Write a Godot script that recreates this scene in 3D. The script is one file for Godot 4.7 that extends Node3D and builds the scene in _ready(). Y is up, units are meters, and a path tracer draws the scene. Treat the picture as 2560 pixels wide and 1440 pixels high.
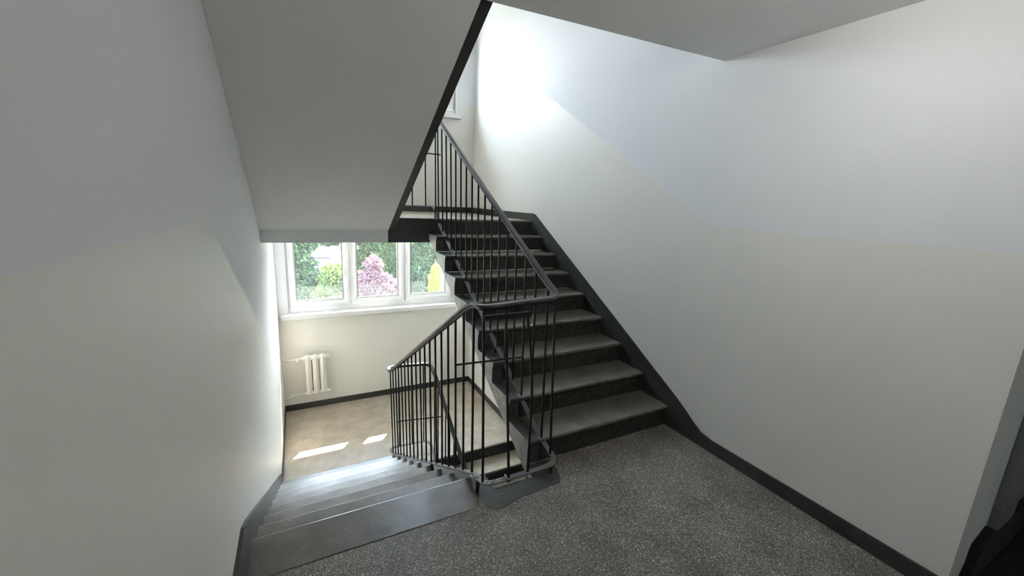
extends Node3D

# ---- measured from the photograph (metres; y up; landing floor at 0; +z towards the viewer) ----
const RISE := 0.1667
const GO := 0.2986
const GOD := 0.2977
const XL := -0.752      # left wall
const XR := 2.162       # right wall
const XD := 0.541       # well edge of the descending flight
const XU := 0.846       # well edge of the ascending flight
const ZF := -4.355      # window wall
const LOW := -1.5       # lower half landing
const HIGH := 1.5       # upper half landing
const DARK := 1.65      # corner of the right wall

var m := {}
var taken := {}

# =====================================================================================
# small geometry kit
# =====================================================================================
class Shape:
	var parts := []     # [material, triangles, smooth]

	static func signed_volume(groups: Array) -> float:
		var v := 0.0
		var o: Vector3 = groups[0][1][0]
		for g in groups:
			var t: PackedVector3Array = g[1]
			for i in range(0, t.size(), 3):
				v += (t[i] - o).dot((t[i + 1] - o).cross(t[i + 2] - o))
		return v

	func add(groups: Array, smooth := false) -> void:
		var kept := []
		for g in groups:
			if g[1].size() > 0:
				kept.append(g)
		if kept.is_empty():
			return
		var flip := signed_volume(kept) > 0.0
		for g in kept:
			var t: PackedVector3Array = g[1]
			if flip:
				for i in range(0, t.size(), 3):
					var k := t[i]
					t[i] = t[i + 1]
					t[i + 1] = k
			parts.append([g[0], t, smooth])

	# extrude a polygon; axis 0: (z, y) along x, axis 1: (x, z) along y, axis 2: (x, y) along z
	func prism(poly: Array, axis: int, a: float, b: float, mat, cap_a = null, cap_b = null) -> void:
		var p := PackedVector2Array(poly)
		var put := func(q: Vector2, w: float) -> Vector3:
			if axis == 0:
				return Vector3(w, q.y, q.x)
			if axis == 1:
				return Vector3(q.x, w, q.y)
			return Vector3(q.x, q.y, w)
		var sides := PackedVector3Array()
		var n := p.size()
		var turn := 1.0 if not Geometry2D.is_polygon_clockwise(p) else -1.0
		for i in n:
			var j := (i + 1) % n
			var p0: Vector3 = put.call(p[i], a)
			var p1: Vector3 = put.call(p[j], a)
			var p2: Vector3 = put.call(p[j], b)
			var p3: Vector3 = put.call(p[i], b)
			sides.append_array(PackedVector3Array([p0, p1, p2, p0, p2, p3]))
		var idx := Geometry2D.triangulate_polygon(p)
		var ca := PackedVector3Array()
		var cb := PackedVector3Array()
		for k in range(0, idx.size(), 3):
			var q0 := p[idx[k]]
			var q1 := p[idx[k + 1]]
			var q2 := p[idx[k + 2]]
			if (q1 - q0).cross(q2 - q0) * turn < 0.0:
				var s := q1
				q1 = q2
				q2 = s
			ca.append_array(PackedVector3Array([put.call(q0, a), put.call(q2, a), put.call(q1, a)]))
			cb.append_array(PackedVector3Array([put.call(q0, b), put.call(q1, b), put.call(q2, b)]))
		add([[mat, sides], [cap_a if cap_a else mat, ca], [cap_b if cap_b else mat, cb]])

	# chamfered box in a frame
	func box(c: Vector3, size: Vector3, mat, bevel := 0.002, basis := Basis()) -> void:
		var h := size * 0.5
		var e: float = min(bevel, min(h.x, min(h.y, h.z)) * 0.9)
		var t := PackedVector3Array()
		var v := func(s: Vector3, full: int) -> Vector3:
			var q := Vector3(s.x * (h.x - e), s.y * (h.y - e), s.z * (h.z - e))
			q[full] = s[full] * h[full]
			return c + basis * q
		var face := func(pts: Array) -> void:
			var mid := Vector3.ZERO
			for q in pts:
				mid += q
			mid = mid / pts.size()
			for i in range(1, pts.size() - 1):
				var a: Vector3 = pts[0]
				var b: Vector3 = pts[i]
				var d: Vector3 = pts[i + 1]
				if (b - a).cross(d - a).dot(mid - c) > 0.0:
					t.append_array(PackedVector3Array([a, d, b]))
				else:
					t.append_array(PackedVector3Array([a, b, d]))
		for ax in 3:
			var b1 := (ax + 1) % 3
			var b2 := (ax + 2) % 3
			for s in [-1.0, 1.0]:
				var pts := []
				for q in [[-1.0, -1.0], [1.0, -1.0], [1.0, 1.0], [-1.0, 1.0]]:
					var sg := Vector3.ZERO
					sg[ax] = s
					sg[b1] = q[0]
					sg[b2] = q[1]
					pts.append(v.call(sg, ax))
				face.call(pts)
			for s1 in [-1.0, 1.0]:
				for s2 in [-1.0, 1.0]:
					var lo := Vector3.ZERO
					lo[ax] = -1.0
					lo[b1] = s1
					lo[b2] = s2
					var hi := lo
					hi[ax] = 1.0
					face.call([v.call(lo, b1), v.call(hi, b1), v.call(hi, b2), v.call(lo, b2)])
		for sx in [-1.0, 1.0]:
			for sy in [-1.0, 1.0]:
				for sz in [-1.0, 1.0]:
					var sg := Vector3(sx, sy, sz)
					face.call([v.call(sg, 0), v.call(sg, 1), v.call(sg, 2)])
		add([[mat, t]])

	func box_of(lo: Vector3, hi: Vector3, mat, bevel := 0.002) -> void:
		box((lo + hi) * 0.5, hi - lo, mat, bevel)

	# square bar between two points
	func bar(a: Vector3, b: Vector3, w: float, d: float, mat, bevel := 0.0015) -> void:
		var dir := (b - a).normalized()
		var ref := Vector3(0, 0, 1) if abs(dir.y) > 0.7 else Vector3.UP
		var side := ref.cross(dir).normalized()
		var up := dir.cross(side).normalized()
		box((a + b) * 0.5, Vector3(w, (b - a).length(), d), mat, bevel, Basis(side, dir, up))

	# sweep a closed profile (x to the side, y up) along a path
	func sweep(profile: Array, path: Array, mat, smooth := true, scales: Array = []) -> void:
		var n := path.size()
		var k := profile.size()
		var rings := []
		for i in n:
			var tan: Vector3
			if i == 0:
				tan = path[1] - path[0]
			elif i == n - 1:
				tan = path[n - 1] - path[n - 2]
			else:
				tan = (path[i + 1] - path[i]).normalized() + (path[i] - path[i - 1]).normalized()
			tan = tan.normalized()
			var side := tan.cross(Vector3.UP if abs(tan.y) < 0.95 else Vector3(0, 0, 1)).normalized()
			var up := side.cross(tan).normalized()
			var sc: float = scales[i] if scales.size() > 0 else 1.0
			var ring := []
			for q in profile:
				ring.append(path[i] + side * (q.x * sc) + up * (q.y * sc))
			rings.append(ring)
		var t := PackedVector3Array()
		for i in n - 1:
			for j in k:
				var j2 := (j + 1) % k
				t.append_array(PackedVector3Array([rings[i][j], rings[i][j2], rings[i + 1][j2], rings[i][j], rings[i + 1][j2], rings[i + 1][j]]))
		var caps := PackedVector3Array()
		for j in range(1, k - 1):
			caps.append_array(PackedVector3Array([rings[0][0], rings[0][j + 1], rings[0][j]]))
			caps.append_array(PackedVector3Array([rings[n - 1][0], rings[n - 1][j], rings[n - 1][j + 1]]))
		var flip := signed_volume([[mat, t], [mat, caps]]) > 0.0
		for g in [t, caps]:
			if flip:
				for i in range(0, g.size(), 3):
					var s: Vector3 = g[i]
					g[i] = g[i + 1]
					g[i + 1] = s
		parts.append([mat, t, smooth])
		parts.append([mat, caps, false])

	# lathe a profile (radius, height) round an axis
	func lathe(profile: Array, base: Vector3, axis: Vector3, mat, n := 20) -> void:
		var dir := axis.normalized()
		var s := dir.cross(Vector3(0, 0, 1) if abs(dir.z) < 0.8 else Vector3(1, 0, 0)).normalized()
		var u := s.cross(dir)
		var t := PackedVector3Array()
		for i in profile.size() - 1:
			for j in n:
				var a0 := TAU * j / n
				var a1 := TAU * (j + 1) / n
				var d0 := s * cos(a0) + u * sin(a0)
				var d1 := s * cos(a1) + u * sin(a1)
				var p: Vector2 = profile[i]
				var q: Vector2 = profile[i + 1]
				var v0 := base + d0 * p.x + dir * p.y
				var v1 := base + d1 * p.x + dir * p.y
				var v2 := base + d1 * q.x + dir * q.y
				var v3 := base + d0 * q.x + dir * q.y
				if p.x > 0.00001:
					t.append_array(PackedVector3Array([v0, v1, v2]))
				if q.x > 0.00001:
					t.append_array(PackedVector3Array([v0, v2, v3]))
		add([[mat, t]], true)

	func mesh() -> ArrayMesh:
		var by := {}
		var order := []
		for p in parts:
			if not by.has(p[0]):
				by[p[0]] = []
				order.append(p[0])
			by[p[0]].append(p)
		var out := ArrayMesh.new()
		for mat in order:
			var st := SurfaceTool.new()
			st.begin(Mesh.PRIMITIVE_TRIANGLES)
			var group := 0
			for p in by[mat]:
				st.set_smooth_group(group if p[2] else -1)
				if p[2]:
					group += 1
				for v in p[1]:
					st.add_vertex(v)
			st.generate_normals()
			st.set_material(mat)
			st.commit(out)
		return out


static func fillet(pts: Array, radius: float, steps := 6) -> Array:
	var out := [pts[0]]
	for i in range(1, pts.size() - 1):
		var a: Vector3 = pts[i - 1]
		var b: Vector3 = pts[i]
		var c: Vector3 = pts[i + 1]
		var d0: float = min(radius, (a - b).length() * 0.48)
		var d1: float = min(radius, (c - b).length() * 0.48)
		var s := b + (a - b).normalized() * d0
		var e := b + (c - b).normalized() * d1
		for k in steps + 1:
			var t := float(k) / steps
			out.append(s * (1 - t) * (1 - t) + b * 2 * t * (1 - t) + e * t * t)
	out.append(pts[pts.size() - 1])
	return out


static func rounded(w: float, h: float, r: float, n := 4) -> Array:
	var out := []
	for c in [[w / 2 - r, h / 2 - r, 0.0], [-w / 2 + r, h / 2 - r, 90.0], [-w / 2 + r, -h / 2 + r, 180.0], [w / 2 - r, -h / 2 + r, 270.0]]:
		for k in n + 1:
			var a := deg_to_rad(c[2] + 90.0 * k / n)
			out.append(Vector2(c[0] + r * cos(a), c[1] + r * sin(a)))
	return out


static func disc(r: float, n := 10) -> Array:
	var out := []
	for k in n:
		out.append(Vector2(cos(TAU * k / n), sin(TAU * k / n)) * r)
	return out


# =====================================================================================
# names and tags
# =====================================================================================
func numbered(called: String) -> String:
	if not taken.has(called):
		taken[called] = 0
		return called
	taken[called] += 1
	return "%s_%03d" % [called, taken[called]]


func tag(o: Node, label: String, category: String, group := "") -> Node:
	o.set_meta("label", label)
	o.set_meta("category", category)
	if group:
		o.set_meta("group", group)
	return o


func thing(called: String, label: String, category: String, at := Vector3.ZERO, group := "") -> Node3D:
	var o := Node3D.new()
	o.name = numbered(called)
	add_child(o, true)
	o.position = at
	tag(o, label, category, group)
	return o


# commits a shape as one mesh; vertices are given in world space, the node stands at the parent's origin
func obj(called: String, s: Shape, parent: Node3D = null) -> MeshInstance3D:
	var o := MeshInstance3D.new()
	if parent:
		o.name = called
		parent.add_child(o, true)
		var off := parent.position
		var up := parent.get_parent()
		if up is Node3D and up != self:
			off += up.position
			var up2 := up.get_parent()
			if up2 is Node3D and up2 != self:
				off += up2.position
		if off != Vector3.ZERO:
			for p in s.parts:
				for i in p[1].size():
					p[1][i] = p[1][i] - off
	else:
		o.name = numbered(called)
		add_child(o, true)
	o.mesh = s.mesh()
	return o


func struct(called: String, s: Shape, label := "") -> MeshInstance3D:
	var o := MeshInstance3D.new()
	o.name = called
	add_child(o, true)
	o.mesh = s.mesh()
	o.set_meta("kind", "structure")
	if label:
		o.set_meta("label", label)
	return o


func struct_root(called: String, label := "") -> Node3D:
	var o := Node3D.new()
	o.name = called
	add_child(o, true)
	o.set_meta("kind", "structure")
	if label:
		o.set_meta("label", label)
	return o


# =====================================================================================
# materials
# =====================================================================================
func lin(r: float, g: float, b: float) -> Color:      # a real-world base colour
	return Color(r, g, b).linear_to_srgb()


func noise_tex(freq: float, octaves: int, seed_: int, size := 512, normal := false, strength := 4.0, ramp: Gradient = null) -> NoiseTexture2D:
	var f := FastNoiseLite.new()
	f.noise_type = FastNoiseLite.TYPE_SIMPLEX_SMOOTH
	f.frequency = freq
	f.fractal_octaves = octaves
	f.seed = seed_
	var t := NoiseTexture2D.new()
	t.width = size
	t.height = size
	t.seamless = true
	t.noise = f
	t.as_normal_map = normal
	t.bump_strength = strength
	if ramp:
		t.color_ramp = ramp
	return t


func ramp(a: Color, b: Color) -> Gradient:
	var g := Gradient.new()
	g.set_color(0, a)
	g.set_color(1, b)
	return g


func plain(color: Color, rough: float, spec := 0.5) -> StandardMaterial3D:
	var s := StandardMaterial3D.new()
	s.albedo_color = color
	s.roughness = rough
	s.metallic_specular = spec
	return s


func world_tri(s: StandardMaterial3D, scale: Vector3) -> StandardMaterial3D:
	s.uv1_triplanar = true
	s.uv1_world_triplanar = true
	s.uv1_scale = scale
	s.uv1_triplanar_sharpness = 8.0
	return s


# stone chips set in a cement ground, as a wrapping texture
func terrazzo(size: int, metres: float, ground: Color, chips: Array, spacing: float, lo: float, hi: float, seed_: int, blotch: float) -> ImageTexture:
	var rng := RandomNumberGenerator.new()
	rng.seed = seed_
	var img := Image.create(size, size, false, Image.FORMAT_RGB8)
	img.fill(ground)
	var d := img.get_data()
	# soft stains of the ground
	var f := FastNoiseLite.new()
	f.noise_type = FastNoiseLite.TYPE_SIMPLEX_SMOOTH
	f.frequency = 0.006
	f.fractal_octaves = 4
	f.seed = seed_ + 5
	var nimg := f.get_seamless_image(512, 512)
	var nd := nimg.get_data()
	var px := size / metres
	var count := int(metres * metres / (spacing * spacing))
	for c in count:
		var col: Color = chips[rng.randi() % chips.size()]
		var r := rng.randf_range(lo, hi) * px * 0.5
		if rng.randf() < 0.6:
			r *= 0.62
		var asp := rng.randf_range(0.5, 1.0)
		var ang := rng.randf() * PI
		var ca := cos(ang)
		var sa := sin(ang)
		var cx := rng.randf() * size
		var cy := rng.randf() * size
		var br := rng.randf_range(0.72, 1.12)
		var cr := int(clampf(col.r * br, 0, 1) * 255)
		var cg := int(clampf(col.g * br, 0, 1) * 255)
		var cb := int(clampf(col.b * br, 0, 1) * 255)
		var cut := rng.randf_range(0.55, 0.95)
		var ir := int(ceil(r))
		for y in range(-ir, ir + 1):
			for x in range(-ir, ir + 1):
				var u := (x * ca + y * sa) / r
				var v := (y * ca - x * sa) / (r * asp)
				if u * u + v * v <= 1.0 and u + v * 0.6 < cut and v - u * 0.5 < cut:
					var i := (posmod(int(cy) + y, size) * size + posmod(int(cx) + x, size)) * 3
					d[i] = cr
					d[i + 1] = cg
					d[i + 2] = cb
	if blotch > 0.0:
		for y in size:
			for x in size:
				var k := 1.0 + blotch * (nd[(y * 512 / size) * 512 + x * 512 / size] / 127.5 - 1.0)
				var i := (y * size + x) * 3
				d[i] = int(min(255.0, d[i] * k))
				d[i + 1] = int(min(255.0, d[i + 1] * k))
				d[i + 2] = int(min(255.0, d[i + 2] * k))
	return ImageTexture.create_from_image(Image.create_from_data(size, size, false, Image.FORMAT_RGB8, d))


func make_materials() -> void:
	# painted plaster: matt cool white above, cream oil paint below
	var bump := noise_tex(0.012, 4, 3, 512, true, 5.0)
	var streak := noise_tex(0.02, 4, 9, 512, true, 6.0)
	var w := plain(lin(0.822, 0.836, 0.84), 0.8, 0.2)
	w.normal_enabled = true
	w.normal_texture = bump
	w.normal_scale = 0.12
	w.metallic_specular = 0.0
	m.white_wall = world_tri(w, Vector3(0.7, 0.7, 0.7))
	var c := plain(lin(0.835, 0.823, 0.765), 0.45, 0.2)
	c.normal_enabled = true
	c.normal_texture = streak
	c.normal_scale = 0.07
	m.cream_wall = world_tri(c, Vector3(1.6, 0.22, 1.6))
	m.soffit = world_tri(w.duplicate(), Vector3(1.1, 1.1, 1.1))
	m.soffit.albedo_color = lin(0.86, 0.865, 0.85)
	# dark grey oil paint of skirtings and edges
	var k := plain(lin(0.047, 0.047, 0.043), 0.45, 0.4)
	k.normal_enabled = true
	k.normal_texture = bump
	k.normal_scale = 0.35
	m.dark_paint = world_tri(k, Vector3(2.5, 2.5, 2.5))
	var g := plain(lin(0.07, 0.07, 0.067), 0.42, 0.4)
	g.normal_enabled = true
	g.normal_texture = bump
	g.normal_scale = 0.22
	m.grey_paint = world_tri(g, Vector3(3.5, 3.5, 3.5))
	var f := plain(Color.WHITE, 0.5, 0.5)
	f.albedo_texture = noise_tex(0.01, 5, 21, 512, false, 1.0, ramp(lin(0.27, 0.275, 0.255), lin(0.48, 0.48, 0.44)))
	f.normal_enabled = true
	f.normal_texture = bump
	f.normal_scale = 0.4
	m.fascia = world_tri(f, Vector3(1.6, 1.6, 1.6))
	# terrazzo: coarse on the landing, fine on the treads
	var chips := [Color(0.8, 0.785, 0.74), Color(0.7, 0.68, 0.64), Color(0.95, 0.94, 0.9), Color(0.58, 0.56, 0.52), Color(0.54, 0.5, 0.44)]
	var t1 := plain(Color.WHITE, 0.46, 0.5)
	t1.albedo_texture = terrazzo(2048, 1.4, Color(0.375, 0.348, 0.31), chips, 0.0038, 0.0022, 0.0066, 11, 0.14)
	m.terrazzo = world_tri(t1, Vector3.ONE / 1.4)
	var fine := [Color(0.51, 0.485, 0.44), Color(0.46, 0.435, 0.39), Color(0.41, 0.385, 0.345), Color(0.62, 0.595, 0.545)]
	var t2 := plain(Color.WHITE, 0.34, 0.8)
	t2.albedo_texture = terrazzo(1536, 0.9, Color(0.36, 0.337, 0.3), fine, 0.0032, 0.0016, 0.0038, 12, 0.16)
	t2.normal_enabled = true
	t2.normal_texture = bump
	t2.normal_scale = 0.12
	m.tread = world_tri(t2, Vector3.ONE / 0.9)
	var rz := t2.duplicate()
	rz.albedo_texture = noise_tex(0.03, 5, 31, 512, false, 1.0, ramp(lin(0.03, 0.029, 0.026), lin(0.062, 0.059, 0.052)))
	rz.roughness = 0.6
	rz.metallic_specular = 0.25
	m.riser = rz
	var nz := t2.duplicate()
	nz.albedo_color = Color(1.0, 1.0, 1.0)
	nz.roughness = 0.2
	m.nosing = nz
	m.glint_edge = plain(lin(0.4, 0.395, 0.38), 0.22, 1.0)  # pale colour holds the glint of the window on the nosings
	var pale := [Color(0.70, 0.66, 0.60), Color(0.64, 0.595, 0.535), Color(0.73, 0.695, 0.645), Color(0.56, 0.52, 0.465)]
	var t3 := plain(Color.WHITE, 0.42, 0.5)
	t3.albedo_texture = terrazzo(1024, 1.0, Color(0.65, 0.61, 0.55), pale, 0.007, 0.004, 0.01, 13, 0.08)
	m.pale_terrazzo = world_tri(t3, Vector3.ONE)
	# metal, plastic, glass
	m.rail = plain(lin(0.014, 0.013, 0.013), 0.45, 0.3)
	var bare := plain(lin(0.17, 0.175, 0.18), 0.38, 0.5)
	bare.normal_enabled = true
	bare.normal_texture = bump
	bare.normal_scale = 0.8
	m.bare_rail = world_tri(bare, Vector3(6, 6, 6))
	m.handrail = plain(lin(0.031, 0.031, 0.03), 0.32, 0.5)
	m.bar_paint = plain(lin(0.1, 0.102, 0.1), 0.4, 0.5)
	m.rust = plain(lin(0.09, 0.035, 0.02), 0.8)
	m.bolt = plain(lin(0.4, 0.4, 0.4), 0.35)
	m.bolt.metallic = 0.7
	m.upvc = plain(lin(0.84, 0.84, 0.83), 0.3, 0.5)
	m.gasket = plain(lin(0.03, 0.03, 0.03), 0.6)
	m.hinge = plain(lin(0.62, 0.62, 0.61), 0.4)
	m.enamel = plain(lin(0.8, 0.79, 0.74), 0.32, 0.5)
	var p := plain(Color(0.93, 0.97, 0.98, 0.06), 0.0, 0.5)
	p.transparency = BaseMaterial3D.TRANSPARENCY_ALPHA
	m.pane = p
	m.door = plain(lin(0.19, 0.19, 0.18), 0.5)
	m.mat = plain(lin(0.01, 0.01, 0.01), 0.9)
	# outdoors
	m.render_white = plain(lin(0.82, 0.82, 0.82), 0.8)
	m.outer_sill = plain(lin(0.3, 0.3, 0.31), 0.5)
	m.roof = plain(lin(0.1, 0.1, 0.11), 0.7)
	m.house_wall = plain(lin(0.12, 0.12, 0.145), 0.9, 0.1)
	m.house_glass = plain(lin(0.05, 0.06, 0.08), 0.1)
	m.grass = plain(lin(0.035, 0.045, 0.02), 0.95, 0.1)
	m.bark = plain(lin(0.16, 0.12, 0.09), 0.9)


func leaf_mat(c: Color, through: Color) -> StandardMaterial3D:
	var s := plain(c, 0.6, 0.2)
	s.cull_mode = BaseMaterial3D.CULL_DISABLED
	s.backlight_enabled = true
	s.backlight = through
	return s


# =====================================================================================
func _ready() -> void:
	# ---- camera
	var cam := Camera3D.new()
	cam.name = "camera"
	cam.transform = Transform3D(Basis(Vector3(0.8867265, 0.0473262, 0.4598656), Vector3(0.0552567, 0.9767646, -0.2070693), Vector3(-0.4589803, 0.2090245, 0.8635079)), Vector3(-0.44388, 1.73382, 2.07739))
	cam.keep_aspect = Camera3D.KEEP_HEIGHT
	cam.fov = 2.0 * rad_to_deg(atan(720.0 / 1019.96))
	cam.near = 0.03
	cam.far = 300.0
	add_child(cam)
	cam.current = true
	# ---- sky, sun, exposure
	var sky_mat := ProceduralSkyMaterial.new()
	sky_mat.sky_top_color = Color(0.8, 0.9, 1.0)
	sky_mat.sky_horizon_color = Color(0.96, 0.98, 1.0)
	sky_mat.sky_curve = 0.25
	sky_mat.ground_bottom_color = Color(0.4, 0.42, 0.36)
	sky_mat.ground_horizon_color = Color(0.6, 0.62, 0.58)
	sky_mat.sky_energy_multiplier = 3.6
	sky_mat.ground_energy_multiplier = 1.0
	sky_mat.sun_angle_max = 1.0
	var sky := Sky.new()
	sky.sky_material = sky_mat
	var env := Environment.new()
	env.background_mode = Environment.BG_SKY
	env.sky = sky
	env.tonemap_mode = Environment.TONE_MAPPER_LINEAR
	env.tonemap_exposure = 2.7
	env.sdfgi_enabled = true
	env.ssao_enabled = true
	env.ssil_enabled = true
	var we := WorldEnvironment.new()
	we.name = "world_environment"
	we.environment = env
	add_child(we)
	var sun := DirectionalLight3D.new()
	sun.name = "sun"
	add_child(sun)
	sun.look_at_from_position(Vector3.ZERO, Vector3(-0.72, -1.368, 1.0), Vector3.UP)
	sun.light_color = Color(1.0, 0.97, 0.92)
	sun.light_energy = 30.0
	sun.light_angular_distance = 0.5
	sun.shadow_enabled = true

	make_materials()
	build_shell()
	build_flights()
	build_windows()
	build_skirtings()
	build_railings()
	build_radiator()
	build_doorway()
	build_outdoors()
	build_fill_lamp(Vector3(1.2, 2.63, 1.3), "added fill lamp in flat opal glass on the landing ceiling above the viewer", 0.15)  # unseen lamp, added as fill light


# =====================================================================================
# shell
# =====================================================================================
func build_shell() -> void:
	var s: Shape
	# right wall with the paint boundary that climbs with the stairs
	s = Shape.new()
	s.prism([Vector2(ZF - 0.2, -3), Vector2(DARK, -3), Vector2(DARK, 1.62), Vector2(0.14, 1.62), Vector2(-2.6, 3.145), Vector2(ZF - 0.2, 3.165)], 0, XR, XR + 0.2, m.cream_wall)
	s.prism([Vector2(ZF - 0.2, 3.165), Vector2(-2.6, 3.145), Vector2(0.14, 1.62), Vector2(DARK, 1.62), Vector2(DARK, 5.9), Vector2(ZF - 0.2, 5.9)], 0, XR, XR + 0.2, m.white_wall)
	struct("wall_right", s, "long right-hand stairwell wall, cream gloss paint below and white above")
	# left wall
	s = Shape.new()
	s.prism([Vector2(ZF - 0.2, -3), Vector2(3.4, -3), Vector2(3.4, 1.63), Vector2(0.12, 1.61), Vector2(-2.6, 0.13), Vector2(ZF - 0.2, 0.13)], 0, XL - 0.2, XL, m.cream_wall)
	s.prism([Vector2(ZF - 0.2, 0.13), Vector2(-2.6, 0.13), Vector2(0.12, 1.61), Vector2(3.4, 1.63), Vector2(3.4, 5.9), Vector2(ZF - 0.2, 5.9)], 0, XL - 0.2, XL, m.white_wall)
	struct("wall_left", s, "left stairwell wall with cream paint stepping down along the descending flight")
	# window wall: two deep openings, one per half landing
	s = Shape.new()
	var xs := [XL - 0.2, -0.64, 1.86, XR + 0.2]
	var ys := [-3.2, -0.02, 0.13, 1.25, 1.5, 2.98, 3.14, 4.25, 5.9]
	for i in 3:
		for j in 8:
			if i == 1 and (j == 1 or j == 2 or j == 5 or j == 6):
				continue
			var mat = m.cream_wall if j == 0 or j == 1 or j == 4 or j == 5 else m.white_wall
			if j == 5:
				mat = m.cream_wall
			s.box_of(Vector3(xs[i], ys[j], ZF - 0.69), Vector3(xs[i + 1], ys[j + 1], ZF), mat, 0.0)
	struct("wall_far", s, "window wall at the half landings with cream paint below and white above")
	# outer face of the window wall, white render
	s = Shape.new()
	for i in 3:
		for j in 8:
			if i == 1 and (j == 1 or j == 2 or j == 5 or j == 6):
				continue
			s.box_of(Vector3(xs[i], ys[j], ZF - 0.72), Vector3(xs[i + 1], ys[j + 1], ZF - 0.695), m.render_white, 0.0)
	struct("wall_outside", s, "white rendered outer face of the window wall")
	s = Shape.new()
	s.box_of(Vector3(XL - 0.2, -3.2, 3.3), Vector3(3.6, 5.9, 3.5), m.white_wall, 0.0)
	struct("wall_back", s, "white wall closing the landing behind the viewer")
	# next floor's landing slab is the ceiling over the viewer
	s = Shape.new()
	s.prism([Vector2(XL - 0.1, 2.665), Vector2(0.46, 2.665), Vector2(XR, 2.718), Vector2(3.5, 2.718), Vector2(3.5, 3.0), Vector2(XL - 0.1, 3.0)], 2, 0.05, 3.4, m.soffit)
	struct("ceiling", s, "grey-white ceiling over the landing at the top of the picture")
	s = Shape.new()
	s.box_of(Vector3(XL - 0.2, 5.7, ZF - 0.7), Vector3(3.6, 5.95, 3.5), m.white_wall, 0.0)
	struct("ceiling_roof", s, "flat ceiling closing the stairwell above the upper storey")
	s = Shape.new()
	s.box_of(Vector3(XL - 0.2, -3.2, ZF - 0.7), Vector3(3.6, -3.0, 3.5), m.terrazzo, 0.0)
	struct("floor_bottom", s, "lowest terrazzo floor at the foot of the stairwell")

	# main landing
	var fl := struct_root("floor", "speckled grey terrazzo landing floor in the foreground")
	s = Shape.new()
	s.prism([Vector2(XL - 0.05, 0.2268), Vector2(0.43, 0.2268), Vector2(0.43, 0.121), Vector2(XU, 0.121), Vector2(XU, -0.02), Vector2(XR + 0.05, -0.02), Vector2(XR + 0.05, 1.6), Vector2(3.45, 1.6), Vector2(3.45, 3.35), Vector2(XL - 0.05, 3.35)], 1, -0.28, 0.0, m.terrazzo)
	obj("terrazzo_field", s, fl)
	s = Shape.new()   # smooth edge band over the first downward step
	s.prism([Vector2(0.2225, -0.2), Vector2(0.2225, -0.001), Vector2(0.218, 0.0015), Vector2(-0.038, 0.0015), Vector2(-0.0435, -0.001), Vector2(-0.0455, -0.008), Vector2(-0.043, -0.014), Vector2(-0.036, -0.03), Vector2(-0.036, -0.2)], 0, XL, 0.44, m.tread)
	obj("edge_band", s, fl)
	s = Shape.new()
	s.prism([Vector2(-0.0365, 0.002), Vector2(-0.0415, 0.0005), Vector2(-0.0445, -0.002), Vector2(-0.0462, -0.008), Vector2(-0.044, -0.013), Vector2(-0.04, -0.006)], 0, XL, 0.44, m.glint_edge)
	obj("glint_edge", s, fl)  # light strip: window reflection painted along the landing edge
	s = Shape.new()   # painted cement side of the well
	s.prism([Vector2(0.44, -0.036), Vector2(XD, -0.036), Vector2(XD, 0.121), Vector2(0.843, 0.121), Vector2(0.843, 0.005), Vector2(0.99, 0.005), Vector2(1.01, 0.05), Vector2(1.0, 0.12), Vector2(0.975, 0.2), Vector2(0.95, 0.235), Vector2(0.871, 0.238), Vector2(0.78, 0.246), Vector2(0.68, 0.249), Vector2(0.6, 0.262), Vector2(0.54, 0.279), Vector2(0.49, 0.283), Vector2(0.455, 0.262), Vector2(0.436, 0.228)], 1, -0.26, 0.003, m.grey_paint)
	obj("cement_patch", s, fl)
	var rng := RandomNumberGenerator.new()
	rng.seed = 4
	s = Shape.new()   # broken crumbs and raised lips in the patch
	var spots := [Vector3(0.56, 0.004, 0.15), Vector3(0.575, 0.004, 0.165), Vector3(0.59, 0.004, 0.18), Vector3(0.6, 0.004, 0.165), Vector3(0.56, 0.004, 0.19), Vector3(0.545, 0.004, 0.21), Vector3(0.555, 0.004, 0.23), Vector3(0.57, 0.004, 0.2), Vector3(0.62, 0.004, 0.17), Vector3(0.54, 0.004, 0.25)]
	for p in spots:
		s.box(p, Vector3(rng.randf_range(0.006, 0.014), 0.005, rng.randf_range(0.004, 0.009)), m.bar_paint, 0.002, Basis.from_euler(Vector3(rng.randf_range(-0.3, 0.3), rng.randf() * 3.0, rng.randf_range(-0.3, 0.3))))
	s.prism([Vector2(0.543, 0.119), Vector2(0.6, 0.117), Vector2(0.66, 0.119), Vector2(0.715, 0.118), Vector2(0.71, 0.124), Vector2(0.65, 0.129), Vector2(0.6, 0.126), Vector2(0.555, 0.13)], 1, 0.0, 0.006, m.bar_paint)
	obj("cement_crumb", s, fl).set_meta("kind", "stuff")

	# lower half landing
	fl = struct_root("floor_lower", "sunlit beige terrazzo of the lower half landing below the window")
	s = Shape.new()
	s.prism([Vector2(XL - 0.05, ZF - 0.05), Vector2(XR + 0.05, ZF - 0.05), Vector2(XR + 0.05, -2.7), Vector2(XU + 0.02, -2.7), Vector2(XU + 0.02, -2.43), Vector2(XL - 0.05, -2.43)], 1, LOW - 0.26, LOW, m.pale_terrazzo)
	obj("terrazzo_field", s, fl)
	s = Shape.new()
	s.prism([Vector2(-2.697, LOW - 0.26), Vector2(-2.697, LOW), Vector2(-2.366, LOW + 0.001), Vector2(-2.361, LOW - 0.004), Vector2(-2.36, LOW - 0.012), Vector2(-2.366, LOW - 0.03), Vector2(-2.366, LOW - 0.26)], 0, XU, XR, m.pale_terrazzo)
	obj("edge_band", s, fl)
	s = Shape.new()
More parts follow.
